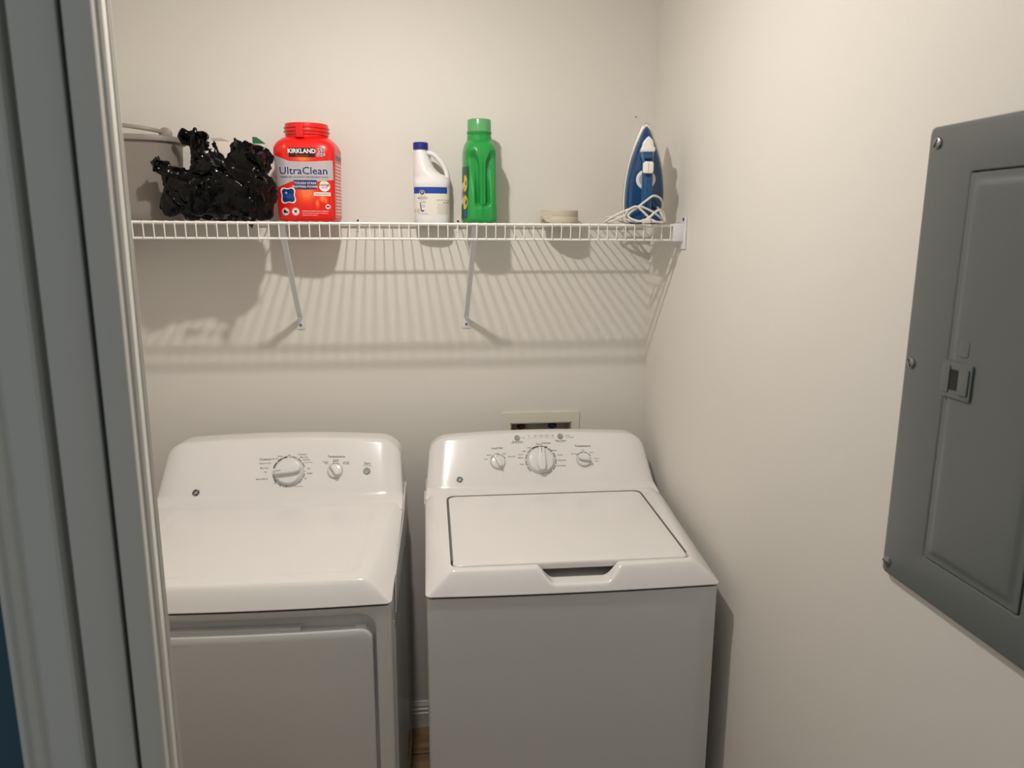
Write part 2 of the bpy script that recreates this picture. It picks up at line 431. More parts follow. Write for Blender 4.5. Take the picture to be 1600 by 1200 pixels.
def badge(parent,mp,u,s,R):
    b=MB(); add_disc(b,u,s,R,mp,INKB,.0008)
    add_disc(b,u,s,R*.93,mp,WHT,.0010,r0=R*.87)
    # four curls round the rim and a script monogram in the middle
    for k in range(4):
        a=PI/4+k*PI/2
        add_disc(b,u+R*.80*math.cos(a+.35),s+R*.80*math.sin(a+.35),R*.11,mp,WHT,.0011,10,r0=R*.055,a0=0,a1=PI*1.5)
    add_text(b,'GE',u,s,R*.62,mp,WHT,.0,sx=.95,off=.0012)
    for sg in (-1,1): add_disc(b,u+sg*R*.32,s+sg*R*.12,R*.40,mp,WHT,.0012,14,r0=R*.34,a0=PI*.3 if sg>0 else PI*1.3,a1=PI*1.5 if sg>0 else PI*2.5)
    b.build('badge',None,parent)
    # rim
    return
def arcs(b,mp,u,s,r0,r1,segs,off=.0003):
    for a0,a1,mt in segs:
        add_disc(b,u,s,r1,mp,mt,off,max(3,int(abs(a1-a0)/.12)),r0=r0,a0=math.radians(90-a1) ,a1=math.radians(90-a0)) if False else add_disc(b,u,s,r1,mp,mt,off,8,r0=r0,a0=math.radians(90-a0),a1=math.radians(90-a1))

# ---- washer
wa=empty('washing_machine',(-.3875,-.7855,0),'white top-load washing machine with a square lid and three control knobs','washing machine',rz=math.radians(-1.25))
WB=.008
b=MB(); b.prism(body_poly(WB,.341,.003),.02,.868); b.build('cabinet',BODY,wa)
b=MB(); b.prism(body_poly(WB,.338,.006),.866,.876); b.build('seam_gasket',SEAM,wa)
b=MB()
LX0,LX1,LV0,LV1=-.2835,.2835,.0475,.492
nx,nv,nc=110,60,8
inner=ringpts(LX0,LX1,LV0,LV1,.022,nx,nv,nc); outer=ringpts(-.343,.343,0,.688,.012,nx,nv,nc)
outer=[(x,v+bow(x,WB)*(1-v/.688)) for x,v in outer]
SC=.012
def zwash(x,v):
    z=zcap(x,v,WB); a=abs(x-SC)
    ramp=sstep(.058,.118,a); zs=.8905+.02*max(0,v-.010)+.05*ramp*1.0
    if v<.06 and a<.130:
        k=.0025; z=-k*math.log(math.exp(-z/k+360)+math.exp(-zs/k+360))+360*k if True else z
    return z
ts=[0,.02,.06,.1,.16,.22,.28,.34,.40,.46,.52,.58,.64,.70,.76,.82,.87,.92,.96,1]
R=[]
R.append([(x,v,.884) for x,v in inner])
for i,t in enumerate(ts):
    rr=[]
    for p,q in zip(inner,outer):
        x=p[0]+(q[0]-p[0])*t; v=p[1]+(q[1]-p[1])*t
        rr.append((x,v,zwash(x,v)-(.0015 if t==0 else 0)))
    R.append(rr)
R.append([(x,v,.8755) for x,v in outer]); R.append([(x*.997,v+.001,.873) for x,v in outer]); 
b.rings(R,cap0=True,cap1=False)
b.build('top_cover',ENAM,wa,ang=40)
b=MB()
# lid with softened rim
def lidring(ins,z): return [(x,v,z+.010*min(1,(v-.03)/.45)) for x,v in ringpts(LX0+.0038+ins,LX1-.0038-ins,LV0+.0035+ins,LV1-.0045-ins,.020,nx//2,nv//2,nc)]
b.rings([lidring(.002,.909),lidring(.0,.911),lidring(0,.9205),lidring(.0008,.9235),lidring(.0025,.9255),lidring(.006,.9262),lidring(.03,.9266)])
lid=b.build('lid',ENAM,wa)
# grey strip stands in for gap shade at the lid's sides and back
ga=[(p,q) for p,q in zip(ringpts(LX0+.0003,LX1-.0003,LV0+.0003,LV1+.0006,.022,nx//2,nv//2,nc),ringpts(LX0+.0044,LX1-.0044,LV0+.004,LV1-.0050,.018,nx//2,nv//2,nc))]
k0=next(k for k in range(len(ga)) if ga[k][0][0]>0 and ga[k][0][1]>.075); ga=ga[k0:]
ga=[g for g in ga if g[0][1]>.075]
zt=lambda v:.9247+.010*min(1,(v-.03)/.45)+.0008*sstep(.46,.485,v)
b=MB(); b.rings([[(p[0],p[1],zt(p[1])),(q[0],q[1],zt(q[1])),(q[0],q[1],zt(q[1])-.003),(p[0],p[1],zt(p[1])-.003)] for p,q in ga]); b.build('lid_gap_shade',GAPSHADE,wa)
# hinges
for sx in (-1,1):
    b2=MB(); b2.lathe([(.004,-.010),(.004,.010)],None,Matrix.Translation((sx*.2845,.478,.9255))@Matrix.Rotation(PI/2,4,'Y'),10)
    b2.build('lid_hinge',PLAS,wa)
b=MB(); mpW,nW=make_console(b,.525,.628,1.079,.0325); b.build('console',ENAM,wa,ang=50)
# flange of the side panel showing beside the cover
b=MB(); b.box((-.3465,.45,.80),(-.3438,.56,.93)); b.build('side_flange',BODY,wa)
pr=MB()
s0=.086
add_text(pr,'Load Size',-.128,.131,.0062,mpW,INKB); add_text(pr,'Temperature',.132,.131,.0064,mpW,INKB)
for s_,x,y in (('Small',-.164,.097),('Medium',-.152,.110),('Large',-.130,.114),('Super',-.108,.112),('Precise Fill',-.086,.102)): add_text(pr,s_,x,y,.0036,mpW,INKB,.006)
for s_,x,y in (('Tap Cold',.103,.106),('Cold',.131,.117),('Warm',.158,.110),('Warm+',.171,.090),('Hot',.170,.082)): add_text(pr,s_,x,y,.0034,mpW,INKB,.006)
for s_,x,y,al in (('Heavy',-.024,.128,'r'),('Medium',.000,.139,'c'),('Light',.014,.130,'l'),('Delicates',.032,.118,'l'),('Casuals',.052,.103,'l'),('Bulky Items',.053,.086,'l'),('Drain & Spin',.048,.069,'l'),('Light',-.042,.118,'r'),('Medium',-.050,.097,'r'),('Heavy',-.050,.077,'r')): add_text(pr,s_,x,y,.0038,mpW,INKB,.006,al)
add_text(pr,'Cottons',.022,.142,.0055,mpW,INKB,align='c'); add_text(pr,'Whites',-.052,.107,.0038,mpW,INKG,.006,'r')
add_text(pr,'Deep Rinse',-.066,.149,.0046,mpW,INKB); add_text(pr,'Select with cycle options',-.066,.1445,.0026,mpW,INKB,.004)
add_text(pr,'Start / Pause',.066,.149,.0046,mpW,INKB); add_text(pr,'Press to start',.066,.1445,.0026,mpW,INKB,.004)
for i,s_ in enumerate(('Fill','Soak','Wash','Rinse','Spin')):
    x=-.029+.0182*i; add_text(pr,s_,x,.1665,.0032,mpW,INKB,.006); add_disc(pr,x,.160,.0012,mpW,INKB)
    if i<4: add_grid(pr,x+.003,x+.015,.1598,.1602,mpW,INKG)
add_disc(pr,-.046,.1605,.0013,mpW,INKB); add_grid(pr,-.056,-.049,.1604,.1608,mpW,INKG)
add_disc(pr,.084,.1655,.0011,mpW,INKB); add_text(pr,'Pause',.087,.1655,.0032,mpW,INKB,.006,'l')
add_disc(pr,.084,.1595,.0011,mpW,INKB); add_text(pr,'Lid Locked',.087,.1595,.0032,mpW,INKB,.006,'l')
seg=[(-33,-4,INKB),(-2,28,INKB)]+[(a,a+21,INKG) for a in (32,58,84,110,136)]+[(a,a+21,INKG) for a in (-57,-83,-109,-135)]
arcs(pr,mpW,.001,s0,.0395*1.1,.0430*1.1,seg)
arcs(pr,mpW,-.128,s0,.0235,.0260,[(-60,-38,INKG),(-34,-8,INKG),(-4,24,INKG),(28,50,INKG),(54,62,INKB)])
arcs(pr,mpW,.132,s0,.0235,.0260,[(-58,-30,INKG),(-26,0,INKG),(4,30,INKG),(34,60,INKG)])
pr.build('printed_markings',None,wa)
knob(wa,mpW,nW,.001,s0,.0395,.018,math.radians(-2))
knob(wa,mpW,nW,-.128,s0,.0215,.014,math.radians(28))
knob(wa,mpW,nW,.132,s0,.0215,.014,math.radians(-104))
button(wa,mpW,nW,-.066,.1605,.0075); button(wa,mpW,nW,.066,.1625,.0075)
badge(wa,mpW,-.243,.036,.0100)

# ---- dryer
dr=empty('clothes_dryer',(-1.1482,-.7834,0),'white front-load clothes dryer with two control knobs beside the washer','clothes dryer',rz=math.radians(-2.6))
DB=.012
# cabinet with a recessed opening for the door
b=MB()
hw=.341
b.prism([(hw,.688),(-hw,.688),(-hw,.030),(hw,.030)],.02,.868)
def fy(x): return .003+bow(x,DB)
N=24
OXa,OXb,OZa,OZb,OR=-.300,.3065,.25,.852,.040
outerp=[];innerp=[]
# front plate ring around the recess (param by perimeter)
inn=ringpts(OXa,OXb,OZa,OZb,OR,30,20,8); out=ringpts(-hw+.006,hw-.006,.02,.868,.004,30,20,8)
def fp(p,dy=0): return (p[0],fy(p[0])+dy,p[1])
b.rings([[ (p[0],.035,p[1]) for p in inn],[fp(p,.004) for p in inn],[fp((p[0]+(q[0]-p[0])*.05,p[1]+(q[1]-p[1])*.05),.0008) for p,q in zip(inn,out)],[fp((p[0]+(q[0]-p[0])*.12,p[1]+(q[1]-p[1])*.12)) for p,q in zip(inn,out)],[fp(q) for q in out],[(q[0]*1.012,fy(q[0])+.003,q[1]) for q in out],[(q[0]*1.0175,fy(q[0])+.008,q[1]) for q in out],[(q[0]*1.0175,.035,q[1]) for q in out]],cap0=True,cap1=False)
b.build('cabinet',BODY,dr,ang=40)
b=MB(); b.prism(body_poly(DB,.338,.006),.866,.876); b.build('seam_gasket',SEAM,dr)
# embossed stiffening ribs on the side panel
b=MB()
for y0,z0,y1,z1 in ((.07,.10,.07,.80),(.62,.10,.62,.80)):
    b.tube([(.3405,y0,z0),(.3405,y1,z1)],.004,n=8)
b.tube([(.3405,.10,.14),(.3405,.10,.76),(.3405,.58,.76),(.3405,.58,.14)],.003,n=8,closed=True)
b.build('side_ribs',BODY,dr)
# door
b=MB()
dp=lambda ins,dy:[(p[0],fy(p[0])+dy,p[1]) for p in ringpts(OXa+.008+ins,OXb-.0075-ins,OZa+.008+ins,.817-ins,.026,30,20,8)]
b.rings([dp(.004,.032),dp(.0,.026),dp(0,.004),dp(.0015,.0005),dp(.005,-.0015),dp(.02,-.002)],cap0=True,cap1=True)
door=b.build('door',BODY,dr,ang=40)
b=MB(); b.prism([(OXa+.04,fy(OXa)+.004),(.143,fy(.143)+.004),(.143,.032),(OXa+.04,.032)],.812,.8245,bev=.0012)
b.box((.262,fy(.262)+.006,.812),(.286,.032,.822)); b.build('door_grip',BODY,door)
# top cover without a lid
b=MB()
i2=ringpts(-.25,.25,.08,.40,.03,nx//2,nv//2,nc); o2=ringpts(-.343,.343,0,.688,.012,nx//2,nv//2,nc); o2=[(x,v+bow(x,DB)*(1-v/.688)) for x,v in o2]
R=[]
for t in (0,.1,.16,.22,.3,.36,.42,.48,.54,.60,.66,.72,.77,.82,.86,.90,.93,.96,.98,1):
    rr=[]
    for p,q in zip(i2,o2):
        x=p[0]+(q[0]-p[0])*t; v=p[1]+(q[1]-p[1])*t
        rr.append((x,v,zcap(x,v,DB)+(.0015*sstep(.16,.02,t))*0 - (.0016 if t<=.1 else (.0008 if t<.2 else 0))))
    R.append(rr)
R.append([(x,v,.8755) for x,v in o2]); R.append([(x*.997,v+.001,.873) for x,v in o2])
b.rings(R,cap0=True,cap1=False); b.build('top_cover',ENAM,dr,ang=40)
b=MB(); mpD,nD=make_console(b,.500,.603,1.092); b.build('console',ENAM,dr,ang=50)
b=MB(); b.prism([(.11,.80),(.13,.885),(.47,.895),(.585,.935),(.600,.93),(.600,.80)],.3425,.3450,None,Matrix(((0,0,1,0),(1,0,0,0),(0,1,0,0),(0,0,0,1)))); b.build('side_flange',BODY,dr)
pr=MB(); s0=.086
add_text(pr,'Cottons',-.047,.124,.0066,mpD,INKB); add_text(pr,'Casuals',.055,.137,.0058,mpD,INKG)
add_text(pr,'Temperature',.151,.130,.0064,mpD,INKB); add_text(pr,'Start',.240,.110,.0066,mpD,INKB); add_text(pr,'Press to start',.240,.103,.0030,mpD,INKB,.004)
for s_,x,y,al in (('Damp',.001,.132,'r'),('Less Dry',-.010,.125,'r'),('Optimum Dry',-.030,.112,'r'),('More Dry',-.036,.098,'r'),('Off',-.040,.086,'r'),('Quick Fluff 20',-.036,.066,'r'),('Off',.019,.134,'c'),('More Dry',.050,.128,'l'),('Less Dry',.058,.121,'l'),('Off',.072,.094,'l'),('80 Min',.072,.080,'l')):
    add_text(pr,s_,x,y,.0040,mpD,INKB,.008,al)
add_text(pr,'Easy Care',.064,.113,.0038,mpD,INKG,.006,'l'); add_text(pr,'Timed Dry',.050,.043,.0044,mpD,INKG,.006)
for s_,x,y in (('70',.068,.065),('60',.052,.054),('50',.036,.046),('40',.018,.043),('30',.000,.045),('20',-.014,.053)): add_text(pr,s_,x,y,.0040,mpD,INKB,.008)
for s_,x,y in (('Cottons',.122,.114),('High',.124,.1095),('Casuals',.151,.120),('Medium',.151,.1155),('Air Fluff',.180,.113),('No Heat',.180,.1085)): add_text(pr,s_,x,y,.0036,mpD,INKB,.006)
seg=[(-76,-52,INKB),(-49,-27,INKB),(-24,-8,INKB)]+[(a,a+20,INKG) for a in (6,30,54)]+[(a,a+18,INKG) for a in (98,119,140,161,182,203,224,245)]
arcs(pr,mpD,.021,s0,.0400*1.06,.0432*1.06,seg)
for a in (0,90,-90):
    add_disc(pr,.021+.044*math.sin(math.radians(a)),s0+.044*math.cos(math.radians(a)),.0013,mpD,INKB)
arcs(pr,mpD,.150,s0,.0225,.0248,[(-24,0,INKG),(3,26,INKG)])
pr.build('printed_markings',None,dr)
knob(dr,mpD,nD,.021,s0,.0385,.018,math.radians(100))
knob(dr,mpD,nD,.150,s0,.0205,.014,math.radians(38))
button(dr,mpD,nD,.239,s0,.0090)
badge(dr,mpD,-.228,.032,.0105)

# ------------------------------------------------------------------ wire shelf
SH=1.7005; DEP=.305; LIP=.042; XE=-.024
sh=empty('wire_shelf',(0,0,SH),'white vinyl-coated ventilated wire shelf running along the back wall','shelf')
X0=XL+.004
for y,z,r in ((-.010,-.0035,.0028),(-.146,-.0045,.0028),(-DEP,-.0030,.0034),(-DEP+.002,-LIP,.0030)):
    b=MB(); b.tube([(X0,y,z),(XE,y,z)],r,n=10); b.build('rod',WIRE,sh)
b=MB(); wx=-.0646
n=0
while wx-.0254*n>X0+.01:
    x=wx-.0254*n
    b.tube([(x,-.006,0),(x,-DEP-.0028,0),(x,-DEP-.0046,-.0018),(x-.0,-DEP-.0028+.0005,-LIP-.002)],.0015,n=6); n+=1
b.tube([(wx+.0254,-.006,0),(wx+.0254,-DEP-.0028,0),(wx+.0254,-DEP-.0046,-.0018),(wx+.0254,-DEP-.002,-LIP-.002)],.0015,n=6)
b.build('wire_deck',WIRE,sh)
# diagonal support brackets
def bracket(xt,xb,zb,label):
    t=empty('shelf_bracket',(xb,0,zb),label,'bracket',group=None)
    b=MB()
    top=Vector((xt-xb,-DEP+.006,SH-.008-zb)); bot=Vector((0,-.006,.018))
    d=(top-bot)
    # folded channel: V-section sweep
    n_=8; R=[]
    side=Vector((1,0,0)); nrm=d.cross(side).normalized()
    for i in range(n_+1):
        t_=i/n_; c=bot+d*t_; w_=.0075 if t_<.97 else .009; dp_=.008*sstep(0,.12,t_)*sstep(1.02,.9,t_)+.001
        P=[(-w_,0),(-w_*.9,dp_),(0,dp_*1.3),(w_*.9,dp_),(w_,0),(w_*.8,-.0008),(0,dp_*.9),(-w_*.8,-.0008)]
        R.append([c+side*p[0]-nrm*p[1] for p in P])
    b.rings(R); b.build('brace',BRKT,t)
    f=MB(); Tm=Matrix(((1,0,0,0),(0,0,-1,-.0005),(0,1,0,0),(0,0,0,1)))
    f.prism([(-.011,-.017),(.012,-.017),(.013,-.012),(.009,.012),(.006,.026),(-.006,.026),(-.009,.012),(-.012,-.012)],0,.003,None,Tm,bev=.0008)
    f.build('foot_plate',BRKT,t)
    s=MB(); s.lathe([(.0042,.003),(.0042,.0044),(.003,.0058),(.0005,.006)],None,Tm@Matrix.Translation((0,-.005,0)),12); s.build('screw',SCREW,t)
    h=MB(); h.tube([top+Vector((-.009,0,.004)),top+Vector((.009,0,.004))],.005,n=8); h.build('hook',BRKT,t)
bracket(-1.076,-1.083,1.402,'white diagonal steel shelf bracket below the red tub')
bracket(-.576,-.580,1.400,'white diagonal steel shelf bracket below the green bottle')
# wall clips with dark screws
def clip(x,label,ex=0):
    t=empty('shelf_clip',(x,0,SH),label,'clip',group='wall clips of the wire shelf')
    b=MB(); b.box((-.006,-.012,.001),(.006,-.0006,.010)); b.box((-.005,-.004,-.022),(.005,-.0006,.001)); b.tube([(0,-.010,.004),(0,-.016,-.003),(0,-.012,-.008),(0,-.004,-.012)],.003,n=8)
    b.build('clip_body',WIRE,t)
    s=MB(); T=Matrix.Rotation(PI/2,4,'X'); s.lathe([(.0036,.0006),(.0036,.005),(.002,.006),(.0004,.006)],None,Matrix.Translation((0,-.008,.008))@T,12)
    s.build('screw',DSCREW,t)
for x,l in ((-1.31,'small white shelf clip on the wall behind the black bag'),(-1.075,'small white shelf clip on the wall under the red tub'),(-.901,'small white shelf clip on the wall just right of the red tub'),(-.604,'small white shelf clip on the wall between the two bottles'),(-.28,'small white shelf clip on the wall behind the tape roll'),(-.085,'small white shelf clip on the wall under the iron')):
    o=clip(x,l)
# end bracket fixed to the right wall
t=empty('shelf_end_bracket',(0,-.305,SH),'white plastic end bracket holding the shelf to the right wall','bracket')
b=MB(); Tx=Matrix(((0,0,1,0),(1,0,0,0),(0,1,0,0),(0,0,0,1)))  # prism (y,z) extruded along x
b.prism(rrect(-.022,.014,-.066,.022,.002,3),-.0045,-.0008,None,Tx,bev=.0008); b.build('wall_plate',BRKT,t)
b=MB(); b.prism(rrect(-.008,.024,-.046,.0025,.003,3),-.0315,-.004,None,Tx,bev=.0015); b.build('shelf_socket',BRKT,t)
s=MB(); s.lathe([(.004,0),(.004,.002),(.0005,.003)],None,Matrix.Translation((-.0045,-.006,.014))@Matrix.Rotation(-PI/2,4,'Y'),12); s.build('screw',DSCREW,t)
SZ=SH+.0016   # top of the shelf wires

# ------------------------------------------------------------------ things on the shelf
# -- red tub of laundry packs
rt=empty('detergent_tub',(-1.0255,-.102,SZ),'red plastic tub of laundry detergent packs, lid missing','tub',rz=math.radians(-4),sc=1.045)
HWT,HDT=.0790,.068
def sup(a,ax,ay,n):
    c,s=math.cos(a),math.sin(a); return (ax*math.copysign(abs(c)**(2/n),c),ay*math.copysign(abs(s)**(2/n),s))
def tubscale(z):
    # half width factor and exponent along the height
    if z<.012: return .93+.07*math.sin(PI/2*z/.012),5
    if z<.185: return 1-.03*(z/.185)*0+.0,5
    return 1,5
b=MB(); R=[]
NN=72
def tring(ax,ay,n,z): 
    return [(*sup(2*PI*(k+.5)/NN,ax,ay,n),z) for k in range(NN)]
lev=[(.0,.90,5),(.004,.95,5),(.012,.985,5),(.03,.99,5),(.10,1.0,5),(.17,1.03,5),(.186,1.03,5),(.196,.99,4.6),(.204,.93,4),(.211,.84,3.2),(.216,.76,2.6),(.219,.70,2.3),(.221,.675,2.1)]
for z,k,n in lev: R.append(tring(HWT*k,HDT*k,n,z))
rn=.0565
for r,z in ((rn,.223),(rn,.229),(rn+.003,.230),(rn+.003,.2325),(rn,.234),(rn-.0005,.238),(rn+.0025,.2395),(rn+.0025,.242),(rn-.0005,.2435),(rn-.001,.251),(rn-.003,.2515),(rn-.0035,.24),(rn-.0035,.20)):
    R.append([(r*math.cos(2*PI*(k+.5)/NN),r*math.sin(2*PI*(k+.5)/NN),z) for k in range(NN)])
b.rings(R,None,None,True,True); b.build('tub_body',RED,rt,ang=45)
b=MB(); b.prism(roundpoly([(-.0105,.213,.0),(.0095,.213,.0),(.008,.250,.003),(-.009,.250,.003)],3),0,.006,None,Matrix(((1,0,0,-.006),(0,0,-1,-rn-.001),(0,1,0,0),(0,0,0,1))),bev=.0015); b.build('locking_tab',RED,rt)
def tubmap(u,v,off):
    # front face chart: u = distance from the middle measured along x, v = height
    if v>=.17: k=1.03
    elif v>.10: k=1+.03*(v-.10)/.07
    else: k=.985+.015*max(0,(v-.012))/.088
    ax,ay=HWT*k+off,HDT*k+off; n=5
    t=min(.9999,abs(u)/ax); y=-ay*(1-t**n)**(1/n)
    return Vector((u,y,v))
def tubside(u,v,off):
    k=1.03 if v>=.17 else (1+.03*(v-.10)/.07 if v>.10 else .985+.015*max(0,(v-.012))/.088)
    ax,ay=HWT*k+off,HDT*k+off; n=5; t=min(.9999,abs(u)/ay); x=ax*(1-t**n)**(1/n)
    return Vector((x,u,v))
p=MB()
bnd=lambda u:.0+0*u
add_grid(p,-.0765,.074,lambda u:.103-.018*max(0,(-u-.03)/.044)-.000+ .004*max(0,(u-.04)/.03),lambda u:.156+.012*max(0,(-u-.035)/.04)-.004*math.cos(u*22),tubmap,SILV,.0004,30,4)
# orange flares
GLOW=[mat('orange_print',c,.35) for c in ((230,34,20),(234,50,26),(238,70,34),(243,94,46),(248,122,62))]
for x,y,r,ry in ((.006,.075,.040,1.0),(.000,.160,.034,.45),(.032,.048,.008,2.2),(.054,.056,.007,2.0),(-.046,.189,.007,1.2),(.046,.060,.016,1.0)):
    for k in range(5): add_disc(p,x,y,r*(1-.17*k),tubmap,GLOW[k],.00020+.00003*k,28,sy=ry)
add_grid(p,-.035,.032,.163,.186,tubmap,BLK,.0006,12,3)
add_text(p,'KIRKLAND',-.0015,.1785,.0105,tubmap,WHT,.03,sx=.98,off=.0009)
add_text(p,'Signature',-.0015,.1672,.0050,tubmap,RED,.0,sx=1.25,off=.0009)
add_text(p,'152',.047,.179,.0105,tubmap,NAVY,.03,sx=.85,off=.0008); add_text(p,'PACS',.047,.1685,.0055,tubmap,NAVY,.03,sx=.95,off=.0008)
add_text(p,'152',.047,.179,.0105,tubmap,WHT,.08,sx=.85,off=.0006); add_text(p,'PACS',.047,.1685,.0055,tubmap,WHT,.10,sx=1.05,off=.0006)
add_text(p,'UltraClean',.0,.130,.0185,tubmap,WHT,.05,sx=1.07,off=.0007); add_text(p,'UltraClean',.0,.130,.0185,tubmap,NAVY,.022,sx=1.07,off=.0009)
add_text(p,'PREMIUM LAUNDRY DETERGENT PACS',.002,.1135,.0035,tubmap,NAVY,.01,sx=1.4,off=.0009)
add_grid(p,-.026,.033,lambda u:.082+10*(u-.004)**2*0+.002*abs(u-.004)/.03,.106,tubmap,NAVY,.0007,12,3)
add_text(p,'TOUGH STAIN',.003,.0985,.0060,tubmap,WHT,.01,sx=1.0,off=.001); add_text(p,'FIGHTING POWER',.003,.0895,.0056,tubmap,WHT,.01,sx=.98,off=.001)
add_disc(p,.052,.091,.0135,tubmap,WHT,.0005); add_text(p,'ODOR',.052,.094,.0060,tubmap,BLK,.012,sx=1.0,off=.0009); add_text(p,'FIGHTING',.052,.087,.0026,tubmap,NAVY,.01,off=.0009)
add_disc(p,.052,.1035,.0035,tubmap,LBLY,.0008)
add_grid(p,.024,.066,.0665,.0755,tubmap,WHT,.0005,10,2); add_text(p,'FRESH SCENT',.046,.071,.0044,tubmap,INKG,.012,sx=.9,off=.0009)
for x in (-.051,-.025): add_disc(p,x,.026,.0100,tubmap,WHT,.0005); add_disc(p,x,.026,.0092,tubmap,RED,.0006,r0=.0082); 
add_disc(p,-.053,.0265,.0038,tubmap,BLK,.0007,sy=1.3); add_disc(p,-.0475,.0245,.0026,tubmap,BLK,.0007)
for a in (-.8,.8):
    c_,s_=math.cos(a),math.sin(a); q=[(-.0055,-.0008),(.0055,-.0008),(.0055,.0008),(-.0055,.0008)]
    add_patch(p,[(-.025+x*c_-y*s_,.026+x*s_+y*c_) for x,y in q],tubmap,BLK,.0007)
add_disc(p,-.025,.027,.0028,tubmap,BLK,.0008)
add_disc(p,.0585,.039,.0060,tubmap,WHT,.0005); add_grid(p,.0545,.0625,.0375,.0415,tubmap,NAVY,.0007,4,2)
add_text(p,'WARNING: HARMFUL IF PUT IN MOUTH',-.008,.0275,.0026,tubmap,WHT,.01,'l',off=.0006); add_text(p,'Keep out of reach of children. Net 152 pacs',-.008,.0225,.0026,tubmap,WHT,.004,'l',off=.0006); add_text(p,'See side panel for first aid',-.008,.0175,.0026,tubmap,WHT,.004,'l',off=.0006)
p.build('front_label',None,rt)
p=MB()
# pod picture
star=[]
for k in range(40):
    a=2*PI*k/40; r=.0205*(1+.17*math.cos(4*(a+.75))); star.append((-.042+r*math.cos(a)*1.0,.067+r*math.sin(a)*1.05))
add_patch(p,star,tubmap,WHT,.0008); st2=[(-.042+(x+.042)*.84,.067+(y-.067)*.84) for x,y in star]; add_patch(p,st2,tubmap,PODB,.0011)
add_disc(p,-.047,.0735,.0032,tubmap,SILV,.0013,sy=.8); add_disc(p,-.041,.065,.0085,tubmap,BLUE,.0012,sy=.8)
p.build('pack_picture',None,rt)
p=MB()
add_grid(p,-.050,.045,.010,.188,tubside,REDL,.0004,10,8)
add_grid(p,-.046,.040,.158,.170,tubside,NAVY,.0006,6,2)
for k in range(16):
    add_grid(p,-.046,.040-(k*7%5)*.003,.146-.0085*k,.1495-.0085*k,tubside,WHT,.0006,6,1)
p.build('side_label',None,rt)

# -- bleach bottle
bl=empty('bleach_bottle',(-.682,-.048,SZ),'white bleach jug with a blue screw cap and blue-banded label','bottle',rz=math.radians(-3),sc=1.07)
BW,BD=.0495,.034
# body below, shoulder swept towards the neck at the left; handle loop at the right
b=MB(); NB=48
lev=[(0,-.0,.93,2.8),(.004,0,.98,2.8),(.014,0,.99,2.8),(.016,0,1,2.8),(.098,0,1,2.8),(.100,0,1.015,2.8),(.112,-.0,1.01,2.7)]
R=[[(*sup(2*PI*(k+.5)/NB,BW*s,BD*s,n),z) for k in range(NB)] for z,_,s,n in lev]
# shoulder: left side almost straight, right side falls towards the neck
for z,xl,xr,yd in ((.120,-.0500,.0475,.0335),(.126,-.0500,.040,.033),(.131,-.0500,.026,.032),(.138,-.0498,.016,.031),(.147,-.0494,.008,.0295),(.158,-.0488,.002,.0275),(.170,-.0478,-.004,.025),(.180,-.0468,-.0085,.0225),(.188,-.0460,-.0112,.0200),(.194,-.0445,-.0125,.0175),(.197,-.044,-.0130,.0160),(.206,-.044,-.013,.0155)):
    cx=(xl+xr)/2; hx=(xr-xl)/2
    R.append([(cx+hx*math.cos(2*PI*(k+.5)/NB)*1.0,yd*math.sin(2*PI*(k+.5)/NB),z) for k in range(NB)])
b.rings(R); b.build('bottle_body',BLCH,bl,ang=60)
b=MB(); pts=spline([(-.012,0,.186),(.000,0,.185),(.014,0,.176),(.026,0,.163),(.036,0,.148),(.042,0,.132),(.0425,0,.120),(.036,0,.112)],6)
b.tube(pts,[.0075]*3+[.0068]*(len(pts)-8)+[.0085]*5,None,None,12,flat=1.25)
b.build('handle',BLCH,bl,ang=60)
b=MB(); T=Matrix.Translation((-.0285,0,.1945)); NC=48
b.rings([[((.0198+(.0006 if k%2 else 0))*math.cos(2*PI*k/NC),(.0198+(.0006 if k%2 else 0))*math.sin(2*PI*k/NC),z) for k in range(NC)] for z in (0,.0165)]+[[(r*math.cos(2*PI*k/NC),r*math.sin(2*PI*k/NC),.0185) for k in range(NC)] for r in (.0185,)],None,T); b.build('cap',CAPB,bl)
def blmap(u,v,off):
    # u = arc-like coordinate: x directly, front of the jug
    ax,ay=BW+off,BD+off; n=2.8; t=min(.9999,abs(u)/ax); return Vector((u,-ay*(1-t**n)**(1/n),v))
p=MB()
add_grid(p,-.0480,.0470,.020,.094,blmap,LBL,.0003,30,2)
add_grid(p,-.0480,.0420,.078,.095,blmap,BLUE,.0005,30,2)
add_disc(p,-.0255,.0800,.0068,blmap,WHT,.0007); add_disc(p,-.0255,.0800,.0056,blmap,BLK,.0009); add_text(p,'P',-.0250,.0800,.0066,blmap,WHT,.02,off=.0011)
add_text(p,'REGULAR',-.0245,.070,.0026,blmap,INKG,.006); add_text(p,'BLEACH',-.0245,.0660,.0050,blmap,NAVY,.012); add_text(p,'DISINFECTS',-.0245,.0608,.0024,blmap,INKG,.006)
